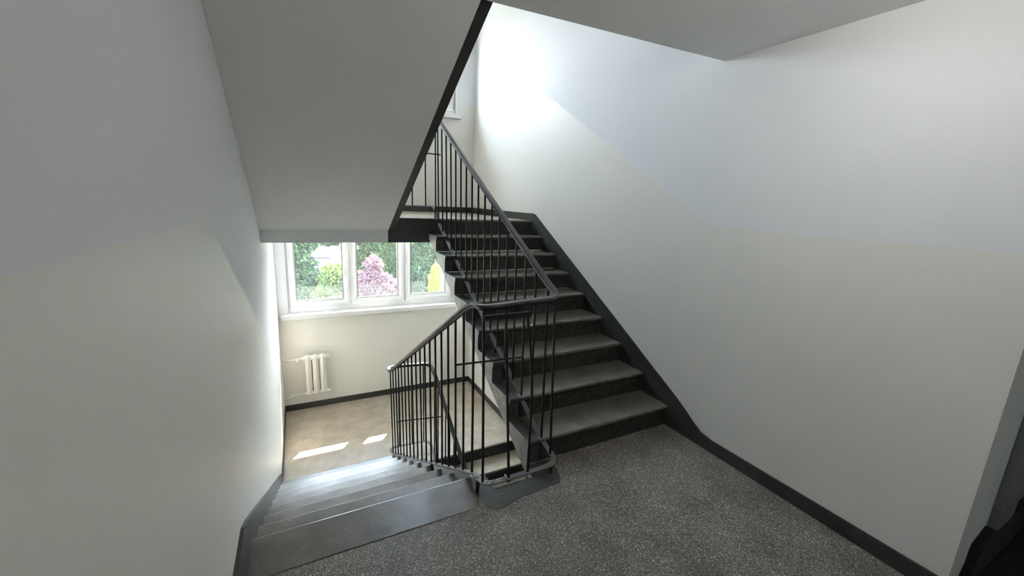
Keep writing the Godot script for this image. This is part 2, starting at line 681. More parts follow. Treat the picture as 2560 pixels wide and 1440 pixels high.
	s.prism([Vector2(XD, -2.43), Vector2(XU, -2.43), Vector2(XU, -2.38), Vector2(XD, -2.38)], 1, LOW - 0.26, LOW + 0.002, m.grey_paint)
	obj("cement_patch", s, fl)

	# upper half landing: a slab with a painted edge
	fl = struct_root("floor_upper", "upper half landing slab at the head of the ascending flight")
	s = Shape.new()
	s.box_of(Vector3(XL - 0.05, 1.24, ZF - 0.05), Vector3(XR + 0.05, 1.475, -2.375), m.soffit, 0.0)
	obj("slab", s, fl)
	s = Shape.new()
	s.prism([Vector2(XL - 0.05, ZF - 0.05), Vector2(XR + 0.05, ZF - 0.05), Vector2(XR + 0.05, -2.372), Vector2(XL - 0.05, -2.372)], 1, 1.475, HIGH, m.pale_terrazzo)
	obj("terrazzo_field", s, fl)
	s = Shape.new()
	s.prism([Vector2(-2.43, HIGH - 0.05), Vector2(-2.43, HIGH + 0.001), Vector2(-2.376, HIGH + 0.001), Vector2(-2.37, HIGH - 0.003), Vector2(-2.369, HIGH - 0.01), Vector2(-2.374, HIGH - 0.03), Vector2(-2.374, HIGH - 0.05)], 0, XU, XR, m.tread)
	obj("edge_band", s, fl)
	s = Shape.new()
	s.box_of(Vector3(0.404, 1.2385, -2.42), Vector3(XU + 0.12, HIGH - 0.003, -2.363), m.dark_paint, 0.003)
	obj("painted_edge", s, fl)
	s = Shape.new()
	s.box_of(Vector3(XL, 1.239, -2.42), Vector3(0.405, 1.42, -2.3625), m.soffit, 0.003)
	obj("beam_face", s, fl)


# =====================================================================================
# flights
# =====================================================================================
func step_shape(x0: float, x1: float, z: float, y: float, go: float, dir: float, top, end_mat, well_low: bool) -> Shape:
	# dir -1: climbs away from the viewer. The nose is slightly proud of a hollowed riser.
	var at := func(q: Array) -> Vector2:
		return Vector2(z + dir * q[0], y + q[1])
	var front := [[0.012, -RISE], [0.0145, -RISE * 0.75], [0.0155, -RISE * 0.5], [0.012, -RISE * 0.28], [0.004, -0.026], [0.02, -0.026], [0.05, -RISE]].map(at)
	var body := [[0.009, 0.0], [go + 0.012, 0.0], [go + 0.012, -0.03], [0.045, -RISE], [0.019, -0.026], [0.009, -0.012]].map(at)
	var nose := [[0.004, -0.026], [0.0, -0.017], [0.0, -0.009], [0.0015, -0.0045], [0.0045, -0.0015], [0.009, 0.0], [0.0095, -0.0125], [0.0195, -0.026]].map(at)
	var s := Shape.new()
	var xa := x0 + 0.085 if well_low else x0
	var xb := x1 if well_low else x1 - 0.1
	s.prism(body, 0, xa, xb, top)
	s.prism(front, 0, xa, xb, m.riser)
	s.prism(nose, 0, xa, xb, m.nosing if well_low else m.glint_edge)  # on the other flights the nose carries the painted glint
	# painted strip along the well
	var ea := x0 if well_low else x1 - 0.1
	var eb := x0 + 0.085 if well_low else x1
	for p in [body, front, nose]:
		s.prism(p, 0, ea, eb, m.grey_paint, end_mat if well_low else m.grey_paint, m.grey_paint if well_low else end_mat)
	return s


func build_flights() -> void:
	var o: Node3D
	var s: Shape
	# the flight climbing on the right
	o = thing("stair_flight", "dark terrazzo flight climbing along the right wall to the upper half landing", "staircase", Vector3(XU, 0, 0))
	s = Shape.new()
	s.prism([Vector2(0.0, -0.1), Vector2(0.0, -0.02), Vector2(-2.385, 1.315), Vector2(-2.385, 1.285), Vector2(-2.36, 1.272)], 0, XU + 0.002, XR - 0.004, m.soffit, m.fascia)
	s.prism([Vector2(-0.012, 0.0), Vector2(-0.03, 0.0), Vector2(-2.385, 1.3333), Vector2(-2.385, 1.31)], 0, XU + 0.001, XR - 0.004, m.soffit, m.fascia)
	obj("slab", s, o)
	for k in range(1, 9):
		obj("step", step_shape(XU, XR - 0.004, -(k - 1) * GO, k * RISE, GO, -1.0, m.tread, m.fascia, true), o)
	s = Shape.new()   # the last riser, under the half landing's nose
	s.box_of(Vector3(XU, 1.3, -2.42), Vector3(XR - 0.004, HIGH - 0.02, -2.3715), m.riser, 0.001)
	obj("riser", s, o)
	# the flight going down on the left
	o = thing("stair_flight", "polished terrazzo flight going down along the left wall to the window landing", "staircase", Vector3(0, LOW, -2.43))
	s = Shape.new()
	s.prism([Vector2(-2.46, LOW), Vector2(-2.4, LOW - 0.02), Vector2(-0.05, -0.19), Vector2(-0.05, -0.42), Vector2(-2.46, LOW - 0.25)], 0, XL + 0.004, XD - 0.002, m.soffit, null, m.fascia)
	obj("slab", s, o)
	for k in range(1, 9):
		obj("step", step_shape(XL + 0.004, XD, -0.0445 - k * GOD, -k * RISE, GOD, 1.0, m.tread, m.fascia, false), o)
	s = Shape.new()
	s.box_of(Vector3(XL + 0.004, -0.2, -0.034), Vector3(XD, -0.03, 0.01), m.tread, 0.001)
	obj("riser", s, o)
	# the flight overhead, seen from below
	o = thing("stair_flight", "smooth grey-white underside of the flight overhead with a dark painted edge", "staircase", Vector3(0, HIGH, -2.375))
	s = Shape.new()
	var lo := [Vector2(-2.375, 1.352), Vector2(0.052, 2.69), Vector2(0.052, 2.9), Vector2(-2.375, 1.52)]
	s.prism(lo, 0, XL + 0.001, 0.404, m.soffit)
	obj("slab", s, o)
	s = Shape.new()
	s.prism([Vector2(-2.375, 1.3505), Vector2(0.052, 2.6885), Vector2(0.052, 2.9), Vector2(-2.375, 1.52)], 0, 0.4045, 0.464, m.dark_paint)
	obj("painted_edge", s, o)
	for k in range(1, 9):
		obj("step", step_shape(XL + 0.004, 0.464, -2.34 + (k - 1) * GO, HIGH + k * RISE, GO, 1.0, m.tread, m.fascia, false), o)
	# the flight further down, glimpsed through the well
	o = thing("stair_flight", "pale terrazzo flight continuing down below the railing under the ascending flight", "staircase", Vector3(XU, -3, 0))
	s = Shape.new()
	s.prism([Vector2(0.03, -3.0), Vector2(-2.42, LOW - RISE - 0.02), Vector2(-2.42, LOW - 0.34), Vector2(-0.3, -3.0)], 0, XU - 0.3, XR - 0.004, m.soffit)
	obj("slab", s, o)
	for k in range(1, 9):
		var sh := step_shape(0.56, XR - 0.004, -2.36 + k * GO, LOW - k * RISE, GO, -1.0, m.pale_terrazzo, m.fascia, true)
		obj("step", sh, o)
	s = Shape.new()
	s.box_of(Vector3(XU, LOW - 0.19, -2.41), Vector3(XR - 0.004, LOW - 0.02, -2.3645), m.riser, 0.001)
	obj("riser", s, o)


# =====================================================================================
# windows
# =====================================================================================
func sash(parent: Node3D, x0: float, x1: float, y0: float, y1: float, handle_x: float, hinge_x: float) -> void:
	var zb := -4.468
	var zt := -4.388
	var w := 0.095
	var n := Node3D.new()
	n.name = "sash"
	parent.add_child(n, true)
	var s := Shape.new()
	# four mitred members with a stepped profile
	var member := func(a: Vector3, b: Vector3, inward: Vector3) -> void:
		var e := (b - a).normalized()
		var prof := [Vector2(0, zb), Vector2(0, zt - 0.004), Vector2(0.004, zt), Vector2(w - 0.06, zt), Vector2(w - 0.052, zt - 0.004), Vector2(w - 0.012, zt - 0.036), Vector2(w, zt - 0.038), Vector2(w, zb)]
		var t := PackedVector3Array()
		for i in prof.size():
			var p: Vector2 = prof[i]
			var q: Vector2 = prof[(i + 1) % prof.size()]
			var a0 := a + (inward + e) * p.x + Vector3(0, 0, p.y)
			var a1 := a + (inward + e) * q.x + Vector3(0, 0, q.y)
			var b0 := b + (inward - e) * p.x + Vector3(0, 0, p.y)
			var b1 := b + (inward - e) * q.x + Vector3(0, 0, q.y)
			t.append_array(PackedVector3Array([a0, a1, b1, a0, b1, b0]))
		s.add([[m.upvc, t]])
	var A := Vector3(x0, y0, 0)
	var B := Vector3(x1, y0, 0)
	var C := Vector3(x1, y1, 0)
	var D := Vector3(x0, y1, 0)
	member.call(A, B, Vector3.UP)
	member.call(B, C, Vector3.LEFT)
	member.call(C, D, Vector3.DOWN)
	member.call(D, A, Vector3.RIGHT)
	obj("sash_frame", s, n)
	s = Shape.new()
	s.box_of(Vector3(x0 + w - 0.01, y0 + w - 0.01, -4.434), Vector3(x1 - w + 0.01, y1 - w + 0.01, -4.430), m.pane, 0.0)
	obj("pane", s, n)
	s = Shape.new()
	var g := 0.004
	for q in [[x0 + w, y0 + w, x1 - w, y0 + w + g], [x0 + w, y1 - w - g, x1 - w, y1 - w], [x0 + w, y0 + w, x0 + w + g, y1 - w], [x1 - w - g, y0 + w, x1 - w, y1 - w]]:
		s.box_of(Vector3(q[0], q[1], -4.429), Vector3(q[2], q[3], -4.418), m.gasket, 0.0)
	obj("gasket", s, n)
	if handle_x != 0.0:
		s = Shape.new()
		var hy := y0 + 0.56
		s.box_of(Vector3(handle_x - 0.014, hy - 0.035, zt - 0.001), Vector3(handle_x + 0.014, hy + 0.035, zt + 0.01), m.upvc, 0.004)
		s.lathe([Vector2(0.0, 0.0), Vector2(0.011, 0.0), Vector2(0.011, 0.035), Vector2(0.0, 0.036)], Vector3(handle_x, hy, zt + 0.008), Vector3(0, 0, 1), m.upvc, 12)
		s.sweep(rounded(0.022, 0.014, 0.006, 3), [Vector3(handle_x, hy + 0.012, zt + 0.042), Vector3(handle_x, hy - 0.03, zt + 0.044), Vector3(handle_x, hy - 0.08, zt + 0.042), Vector3(handle_x, hy - 0.125, zt + 0.036)], m.upvc, true, [1.0, 1.05, 0.95, 0.75])
		obj("handle", s, n)
	for hy in [y0 + 0.01, y1 - 0.1]:
		s = Shape.new()
		s.lathe([Vector2(0.0, 0.0), Vector2(0.0045, 0.0), Vector2(0.0045, 0.085), Vector2(0.0, 0.085)], Vector3(hinge_x, hy, zt + 0.003), Vector3.UP, m.hinge, 10)
		obj("hinge", s, n)


func window(called: String, dy: float, label: String) -> void:
	var root := struct_root(called, label)
	root.position = Vector3(0, dy, 0)
	var s := Shape.new()
	var y0 := -0.02 + dy
	var y1 := 1.25 + dy
	# fixed frame
	for q in [[-0.645, y0, 1.865, y0 + 0.085], [-0.645, y1 - 0.06, 1.865, y1 + 0.005], [-0.645, y0 + 0.086, -0.585, y1 - 0.061], [1.8, y0 + 0.086, 1.865, y1 - 0.061], [0.205, y0 + 0.086, 0.245, y1 - 0.061], [1.02, y0 + 0.086, 1.06, y1 - 0.061]]:
		s.box_of(Vector3(q[0], q[1], -4.47), Vector3(q[2], q[3], -4.405), m.upvc, 0.003)
	obj("frame", s, root)
	s = Shape.new()   # white plaster bead round the reveal
	s.box_of(Vector3(-0.6402, y0 + 0.021, -4.404), Vector3(-0.622, y1, -4.353), m.upvc, 0.004)
	s.box_of(Vector3(1.842, y0 + 0.021, -4.404), Vector3(1.8602, y1, -4.353), m.upvc, 0.004)
	obj("reveal_bead", s, root)
	sash(root, -0.595, 0.213, 0.072 + dy, 1.2 + dy, 0.155, -0.598)
	sash(root, 0.237, 1.028, 0.072 + dy, 1.2 + dy, 0.272, 1.033)
	sash(root, 1.052, 1.81, 0.072 + dy, 1.2 + dy, 1.085, 1.814)
	s = Shape.new()
	s.box_of(Vector3(-0.725, -0.075 + dy, ZF + 0.003), Vector3(1.905, -0.004 + dy, -4.262), m.upvc, 0.008)
	s.box_of(Vector3(-0.639, -0.045 + dy, -4.42), Vector3(1.859, -0.005 + dy, ZF + 0.02), m.upvc, 0.002)
	obj("sill", s, root)
	s = Shape.new()
	s.box_of(Vector3(-0.639, -0.03 + dy, -5.12), Vector3(1.859, -0.012 + dy, -4.472), m.outer_sill, 0.003)
	obj("outer_sill", s, root)


func build_windows() -> void:
	window("window_1", 0.0, "white three-part window over the radiator looking onto trees")
	window("window_2", 3.0, "upper half landing window, only its corner and sill showing beside the dark edge")


# =====================================================================================
# skirtings
# =====================================================================================
func build_skirtings() -> void:
	var s := Shape.new()
	s.prism([Vector2(DARK, 0.0), Vector2(DARK, 0.092), Vector2(0.4, 0.09), Vector2(0.31, 0.105), Vector2(0.24, 0.145), Vector2(0.16, 0.2), Vector2(0.07, 0.258), Vector2(-2.3, 1.582), Vector2(-2.35, 1.592), Vector2(-2.44, 1.592), Vector2(-2.44, 1.3), Vector2(0.0, -0.08), Vector2(0.1, -0.02)], 0, XR - 0.016, XR + 0.02, m.dark_paint)
	struct("trim_1", s, "dark painted skirting climbing the right wall beside the steps")
	s = Shape.new()
	s.prism([Vector2(3.3, 0.0), Vector2(3.3, 0.2), Vector2(0.42, 0.205), Vector2(0.1, 0.195), Vector2(-0.02, 0.14), Vector2(-0.273, -0.002), Vector2(-1.234, -0.562), Vector2(-2.4, -1.23), Vector2(-2.52, -1.35), Vector2(-2.62, -1.41), Vector2(-2.62, -1.52), Vector2(-2.43, -1.55), Vector2(-0.05, -0.25), Vector2(0.1, -0.05)], 0, XL - 0.02, XL + 0.016, m.dark_paint)
	struct("trim_2", s, "dark painted skirting running down the left wall beside the steps")
	s = Shape.new()
	s.box_of(Vector3(XL, LOW - 0.02, ZF - 0.02), Vector3(XR, LOW + 0.09, ZF + 0.014), m.dark_paint, 0.003)
	struct("baseboard_far", s, "dark painted skirting below the lower window")
	s = Shape.new()
	s.box_of(Vector3(XL - 0.02, LOW - 0.02, ZF), Vector3(XL + 0.014, LOW + 0.09, -2.6), m.dark_paint, 0.003)
	struct("baseboard_left", s, "dark painted skirting of the left wall on the lower half landing")
	s = Shape.new()
	s.box_of(Vector3(XR - 0.014, LOW - 0.02, ZF), Vector3(XR + 0.02, LOW + 0.09, -2.36), m.dark_paint, 0.003)
	s.prism([Vector2(-2.36, LOW + 0.09), Vector2(-2.36, LOW - 0.2), Vector2(-0.3, -2.85), Vector2(-0.3, -2.53)], 0, XR - 0.014, XR + 0.02, m.dark_paint)
	struct("baseboard_right", s, "dark painted skirting of the right wall under the ascending flight")
	s = Shape.new()
	s.box_of(Vector3(XL, HIGH - 0.02, ZF - 0.02), Vector3(XR, HIGH + 0.09, ZF + 0.014), m.dark_paint, 0.003)
	s.box_of(Vector3(XR - 0.014, HIGH - 0.02, ZF), Vector3(XR + 0.02, HIGH + 0.09, -2.43), m.dark_paint, 0.003)
	struct("baseboard_upper", s, "dark painted skirting round the upper half landing")


# =====================================================================================
# railings
# =====================================================================================
func baluster(parent: Node3D, a: Vector3, b: Vector3) -> void:
	var s := Shape.new()
	s.bar(a, b, 0.0125, 0.0125, m.rail)
	obj("baluster", s, parent)


func build_railings() -> void:
	var s: Shape
	var flat := [Vector2(-0.018, -0.004), Vector2(0.018, -0.004), Vector2(0.019, -0.002), Vector2(0.019, 0.003), Vector2(0.018, 0.004), Vector2(-0.018, 0.004), Vector2(-0.019, 0.003), Vector2(-0.019, -0.002)]
	var grip := rounded(0.049, 0.0205, 0.009, 4)
	var carrier := [Vector2(-0.014, -0.022), Vector2(0.014, -0.022), Vector2(0.014, -0.010), Vector2(-0.014, -0.010)]
	var up_y := func(z: float) -> float: return 1.222 - 0.557 * z      # handrail of the ascending flight
	var up_b := func(z: float) -> float: return 0.13 - 0.558 * z       # its bottom bar
	var dn_y := func(z: float) -> float: return 1.17 + 0.582 * z
	var dn_b := func(z: float) -> float: return 0.062 + 0.57 * z

	# ---- landing return and ascending flight
	var o := thing("stair_railing", "black railing turning across the landing and climbing the right flight", "railing", Vector3(0.955, 0, 0.1))
	var top := fillet([Vector3(0.424, 1.158, 0.01), Vector3(0.398, 1.186, 0.2), Vector3(0.925, 1.182, 0.105), Vector3(0.93, up_y.call(-0.07), -0.07), Vector3(0.93, up_y.call(-1.2), -1.2), Vector3(0.935, up_y.call(-2.42), -2.42)], 0.085, 7)
	s = Shape.new()
	s.sweep(grip, top, m.handrail)
	obj("handrail", s, o)
	s = Shape.new()
	s.sweep(carrier, top, m.rail, false)
	obj("handrail_carrier", s, o)
	s = Shape.new()
	s.sweep(flat, fillet([Vector3(0.44, 0.082, 0.035), Vector3(0.445, 0.1, 0.18), Vector3(0.61, 0.1, 0.18)], 0.09, 7), m.bare_rail, false)
	obj("scuffed_bar", s, o).set_meta("label", "bottom bar with chipped and scuffed paint")
	s = Shape.new()
	s.sweep(flat, fillet([Vector3(0.605, 0.1, 0.18), Vector3(0.958, 0.1, 0.18), Vector3(0.955, up_b.call(-0.05), -0.05), Vector3(0.955, up_b.call(-1.2), -1.2), Vector3(0.955, up_b.call(-2.40), -2.40)], 0.085, 7), m.bar_paint, false)
	obj("bottom_bar", s, o)
	# balusters of the turn
	baluster(o, Vector3(0.447, 0.1, 0.15), Vector3(0.412, 1.165, 0.16))
	baluster(o, Vector3(0.605, 0.1, 0.18), Vector3(0.534, 1.17, 0.178))
	s = Shape.new()
	s.sweep(rounded(0.0125, 0.0125, 0.002, 1), fillet([Vector3(0.737, 0.1, 0.18), Vector3(0.731, 0.611, 0.185), Vector3(0.711, 0.873, 0.18), Vector3(0.675, 1.135, 0.165)], 0.1, 4), m.rail, false)
	obj("bent_baluster", s, o).set_meta("label", "bent baluster of the landing turn")
	baluster(o, Vector3(0.952, 0.11, 0.1), Vector3(0.9, 1.165, 0.105))
	# balusters of the flight
	var zs := [-0.022]
	for i in 16:
		zs.append(-0.18 - 0.1455 * i)
	for z in zs:
		baluster(o, Vector3(0.955, up_b.call(z), z), Vector3(0.932, up_y.call(z - 0.005) - 0.014, z - 0.005))
	for q in [[-0.79, 3], [-1.83, 6]]:
		s = Shape.new()
		s.bar(Vector3(0.953, q[1] * RISE, q[0]), Vector3(0.955, up_b.call(q[0]), q[0]), 0.02, 0.02, m.rail)
		obj("foot_post", s, o)
	s = Shape.new()
	s.bar(Vector3(0.434, 0.0, 0.1), Vector3(0.44, 0.094, 0.1), 0.019, 0.019, m.rail)
	obj("foot_post", s, o)
	s = Shape.new()
	s.box_of(Vector3(0.405, 1.104, 0.172), Vector3(0.692, 1.134, 0.187), m.rail, 0.002)
	obj("brace", s, o)
	s = Shape.new()   # rod across the well to the other railing
	s.bar(Vector3(0.436, 0.648, -0.335), Vector3(0.945, 0.632, -0.335), 0.011, 0.011, m.rail)
	obj("cross_rod", s, o)
	s = Shape.new()   # repair bolt on the turn
	s.lathe([Vector2(0.0, 0.0), Vector2(0.011, 0.0), Vector2(0.011, 0.012), Vector2(0.006, 0.013), Vector2(0.006, 0.026), Vector2(0.0, 0.027)], Vector3(0.587, 0.102, 0.178), Vector3(-0.25, 1, 0), m.bolt, 6)
	obj("bolt", s, o)
	s = Shape.new()
	s.box(Vector3(0.6, 0.088, 0.188), Vector3(0.026, 0.018, 0.012), m.rust, 0.003)
	obj("rust_spot", s, o)
	var rng := RandomNumberGenerator.new()
	rng.seed = 8
	for p in [Vector3(0.437, 0.1, 0.07), Vector3(0.43, 0.102, 0.085), Vector3(0.452, 0.105, 0.12), Vector3(0.47, 0.105, 0.165), Vector3(0.445, 0.106, 0.148), Vector3(0.5, 0.105, 0.182), Vector3(0.53, 0.105, 0.178), Vector3(0.552, 0.106, 0.183), Vector3(0.57, 0.106, 0.172)]:
		s = Shape.new()
		s.box(p, Vector3(rng.randf_range(0.008, 0.016), 0.006, rng.randf_range(0.005, 0.01)), m.bolt, 0.002, Basis.from_euler(Vector3(rng.randf_range(-0.4, 0.4), rng.randf() * 3, rng.randf_range(-0.4, 0.4))))
		obj("weld_bead", s, o)
	s = Shape.new()   # tab that ties the bar to the cement edge
	s.box_of(Vector3(0.782, 0.002, 0.06), Vector3(0.81, 0.0055, 0.128), m.bolt, 0.001)
	obj("fixing_tab", s, o)
	s = Shape.new()
	s.bar(Vector3(0.94, 0.0, 0.135), Vector3(0.94, 0.097, 0.135), 0.013, 0.013, m.rail)
	obj("foot_post", s, o)

	# ---- descending flight
	o = thing("stair_railing", "black railing going down beside the left flight towards the window landing", "railing", Vector3(0.44, LOW, -2.45))
	top = fillet([Vector3(0.424, 1.157, 0.008), Vector3(0.42, dn_y.call(-0.08), -0.08), Vector3(0.42, dn_y.call(-1.2), -1.2), Vector3(0.425, dn_y.call(-2.47), -2.47), Vector3(0.43, -0.285, -2.64), Vector3(0.66, -0.285, -2.62)], 0.1, 7)
	s = Shape.new()
	s.sweep(grip, top, m.handrail)
	obj("handrail", s, o)
	s = Shape.new()
	s.sweep(carrier, top, m.rail, false)
	obj("handrail_carrier", s, o)
	s = Shape.new()
	s.sweep(flat, fillet([Vector3(0.44, 0.081, 0.034), Vector3(0.44, dn_b.call(-0.08), -0.08), Vector3(0.44, dn_b.call(-1.2), -1.2), Vector3(0.44, dn_b.call(-2.5), -2.5), Vector3(0.445, -1.385, -2.655), Vector3(0.66, -1.385, -2.65)], 0.09, 7), m.bar_paint, false)
	obj("bottom_bar", s, o)
	baluster(o, Vector3(0.44, dn_b.call(0.0), 0.0), Vector3(0.423, 1.15, -0.005))
	for i in 17:
		var z := -0.149 - 0.1437 * i
		baluster(o, Vector3(0.44, dn_b.call(z), z), Vector3(0.421, dn_y.call(z - 0.005) - 0.014, z - 0.005))
	baluster(o, Vector3(0.56, -1.385, -2.655), Vector3(0.55, -0.3, -2.632))
	for q in [[-0.862, 3], [-1.87, 6]]:
		s = Shape.new()
		s.bar(Vector3(0.45, -q[1] * RISE, q[0]), Vector3(0.44, dn_b.call(q[0]), q[0]), 0.02, 0.02, m.rail)
		obj("foot_post", s, o)

	# ---- flight below
	o = thing("stair_railing", "lower black railing turning at the window landing and dropping out of sight", "railing", Vector3(0.93, -3, 0))
	var lo_y := func(z: float) -> float: return -0.40 - 0.58 * (z + 2.33)
	var lo_b := func(z: float) -> float: return -1.475 - 0.558 * (z + 2.36)
	top = fillet([Vector3(0.66, -0.285, -2.62), Vector3(0.925, -0.29, -2.585), Vector3(0.935, lo_y.call(-2.4), -2.4), Vector3(0.94, lo_y.call(-1.2), -1.2), Vector3(0.94, lo_y.call(-0.1), -0.1)], 0.085, 7)
	s = Shape.new()
	s.sweep(grip, top, m.handrail)
	obj("handrail", s, o)
	s = Shape.new()
	s.sweep(carrier, top, m.rail, false)
	obj("handrail_carrier", s, o)
	s = Shape.new()
	s.sweep(flat, fillet([Vector3(0.66, -1.385, -2.65), Vector3(0.935, -1.385, -2.63), Vector3(0.945, lo_b.call(-2.4), -2.4), Vector3(0.95, lo_b.call(-1.2), -1.2), Vector3(0.95, lo_b.call(-0.1), -0.1)], 0.085, 7), m.bare_rail, false)
	obj("bottom_bar", s, o)
	for q in [0.72, 0.87]:
		baluster(o, Vector3(q, -1.385, -2.64), Vector3(q - 0.02, -0.3, -2.605))
	for i in 15:
		var z := -2.42 + 0.1455 * i
		baluster(o, Vector3(0.948, lo_b.call(z), z), Vector3(0.938, lo_y.call(z) - 0.014, z))
	s = Shape.new()
	s.bar(Vector3(0.43, -0.735, -2.14), Vector3(0.945, -0.80, -2.16), 0.011, 0.011, m.rail)
	obj("cross_rod", s, o)

	# ---- turn at the upper half landing and the flight overhead
	o = thing("stair_railing", "black railing turning at the upper half landing behind the dark overhead edge", "railing", Vector3(0.8, HIGH, -2.5))
	var hi_b := func(z: float) -> float: return HIGH + 0.13 + 0.558 * (z + 2.4)
	s = Shape.new()
	s.sweep(flat, fillet([Vector3(0.955, up_b.call(-2.40), -2.40), Vector3(0.95, 1.615, -2.5), Vector3(0.94, 1.622, -2.56), Vector3(0.42, 1.622, -2.56), Vector3(0.40, 1.64, -2.42), Vector3(0.40, hi_b.call(-1.2), -1.2), Vector3(0.40, hi_b.call(0.0), 0.0)], 0.07, 6), m.bar_paint, false)
	obj("bottom_bar", s, o)
	top = fillet([Vector3(0.935, up_y.call(-2.42), -2.42), Vector3(0.93, 2.68, -2.54), Vector3(0.42, 2.68, -2.56), Vector3(0.40, 2.72, -2.42), Vector3(0.40, hi_b.call(-1.2) + 1.07, -1.2), Vector3(0.40, hi_b.call(0.0) + 1.07, 0.0)], 0.085, 6)
	s = Shape.new()
	s.sweep(grip, top, m.handrail)
	obj("handrail", s, o)
	for q in [0.56, 0.7, 0.85]:
		baluster(o, Vector3(q + 0.012, 1.622, -2.56), Vector3(q, 2.67, -2.555))
	baluster(o, Vector3(0.948, 1.58, -2.46), Vector3(0.933, 2.6, -2.45))
	for i in 16:
		var z := -2.4 + 0.1455 * i
		baluster(o, Vector3(0.40, hi_b.call(z), z), Vector3(0.40, hi_b.call(z) + 1.06, z))
	s = Shape.new()
	s.bar(Vector3(0.948, HIGH, -2.47), Vector3(0.948, 1.6, -2.47), 0.02, 0.02, m.rail)
	obj("foot_post", s, o)
	s = Shape.new()
	s.bar(Vector3(0.40, 2.175, -2.25), Vector3(0.945, 2.172, -2.29), 0.011, 0.011, m.rail)
	obj("cross_rod", s, o)


# =====================================================================================
# radiator
# =====================================================================================
func build_radiator() -> void:
	var zc := ZF + 0.12
	var o := thing("radiator", "small white cast iron radiator of three ribs under the window", "radiator", Vector3(-0.31, LOW, zc))
	for x in [-0.41, -0.315, -0.215]:
		var s := Shape.new()
		# ribbed column
		var ring := [Vector2(0.0, 0.074), Vector2(0.009, 0.066), Vector2(0.012, 0.04), Vector2(0.036, 0.03), Vector2(0.041, 0.022), Vector2(0.041, -0.022), Vector2(0.036, -0.03), Vector2(0.012, -0.04), Vector2(0.009, -0.066), Vector2(0.0, -0.074), Vector2(-0.009, -0.066), Vector2(-0.012, -0.04), Vector2(-0.036, -0.03), Vector2(-0.041, -0.022), Vector2(-0.041, 0.022), Vector2(-0.036, 0.03), Vector2(-0.012, 0.04), Vector2(-0.009, 0.066)]
		var rows := [[-1.268, 0.05, 0.0], [-1.255, 0.25, 0.18], [-1.225, 0.72, 0.55], [-1.2, 1.0, 0.72], [-1.17, 1.0, 1.0], [-0.70, 1.0, 1.0], [-0.67, 1.0, 0.72], [-0.645, 0.75, 0.55], [-0.615, 0.3, 0.18], [-0.6, 0.05, 0.0]]
		var rings := []
		for r in rows:
			var pts := []
			for q in ring:
				var sx: float = 0.25 + 0.75 * r[2]
				var sz: float = 1.0 if abs(q.y) > 0.05 else 0.6 + 0.4 * r[2]
				pts.append(Vector3(x + q.x * sx, r[0], zc + q.y * sz * r[1]))
			rings.append(pts)
		var t := PackedVector3Array()
		var k := ring.size()
		for i in rings.size() - 1:
			for j in k:
				var j2 := (j + 1) % k
				t.append_array(PackedVector3Array([rings[i][j], rings[i][j2], rings[i + 1][j2], rings[i][j], rings[i + 1][j2], rings[i + 1][j]]))
		s.add([[m.enamel, t]])
		for y in [-0.655, -1.205]:
			s.lathe([Vector2(0.0, 0.0), Vector2(0.034, 0.0), Vector2(0.037, 0.012), Vector2(0.037, 0.083), Vector2(0.034, 0.095), Vector2(0.0, 0.095)], Vector3(x - 0.0475, y, zc), Vector3(1, 0, 0), m.enamel, 16)
		obj("section", s, o)
	for y in [-0.655, -1.205]:
		var s := Shape.new()
		s.lathe([Vector2(0.0, 0.0), Vector2(0.026, 0.0), Vector2(0.026, 0.045), Vector2(0.0, 0.05)], Vector3(-0.168, y, zc), Vector3(1, 0, 0), m.enamel, 14)
		obj("end_cap", s, o)
		s = Shape.new()
		s.lathe([Vector2(0.0, 0.0), Vector2(0.013, 0.0), Vector2(0.017, 0.03), Vector2(0.03, 0.05), Vector2(0.033, 0.06), Vector2(0.0, 0.061)], Vector3(-0.515, y, zc), Vector3(1, 0, 0), m.enamel, 14)
		obj("pipe_union", s, o)
	var s1 := Shape.new()
	s1.sweep(disc(0.0105), fillet([Vector3(XL - 0.02, -0.628, zc + 0.03), Vector3(-0.68, -0.648, zc + 0.02), Vector3(-0.6, -0.668, zc), Vector3(-0.5, -0.655, zc)], 0.04, 5), m.enamel)
	obj("supply_pipe", s1, o)
	s1 = Shape.new()
	s1.sweep(disc(0.0105), fillet([Vector3(XL - 0.02, -1.245, zc + 0.03), Vector3(-0.68, -1.23, zc + 0.01), Vector3(-0.6, -1.208, zc), Vector3(-0.5, -1.205, zc)], 0.04, 5), m.enamel)
	obj("return_pipe", s1, o)
	s1 = Shape.new()
	s1.lathe([Vector2(0.0, -0.02), Vector2(0.016, -0.018), Vector2(0.018, 0.0), Vector2(0.018, 0.03), Vector2(0.012, 0.036), Vector2(0.0, 0.038)], Vector3(-0.545, -0.668, zc + 0.012), Vector3(0, -0.5, 1), m.enamel, 12)
	obj("valve", s1, o)
	s1 = Shape.new()
	s1.sweep(disc(0.004, 6), [Vector3(-0.27, -0.6, ZF - 0.005), Vector3(-0.27, -0.6, ZF + 0.03), Vector3(-0.27, -0.565, ZF + 0.032)], m.enamel)
	obj("wall_hook", s1, o)
	for y in [-0.63, -1.25]:
		s1 = Shape.new()
		s1.lathe([Vector2(0.0, 0.0), Vector2(0.02, 0.0), Vector2(0.02, 0.004), Vector2(0.0, 0.005)], Vector3(XL, y, zc + 0.03), Vector3(1, 0, 0), m.enamel, 14)
		obj("wall_plate", s1, o)


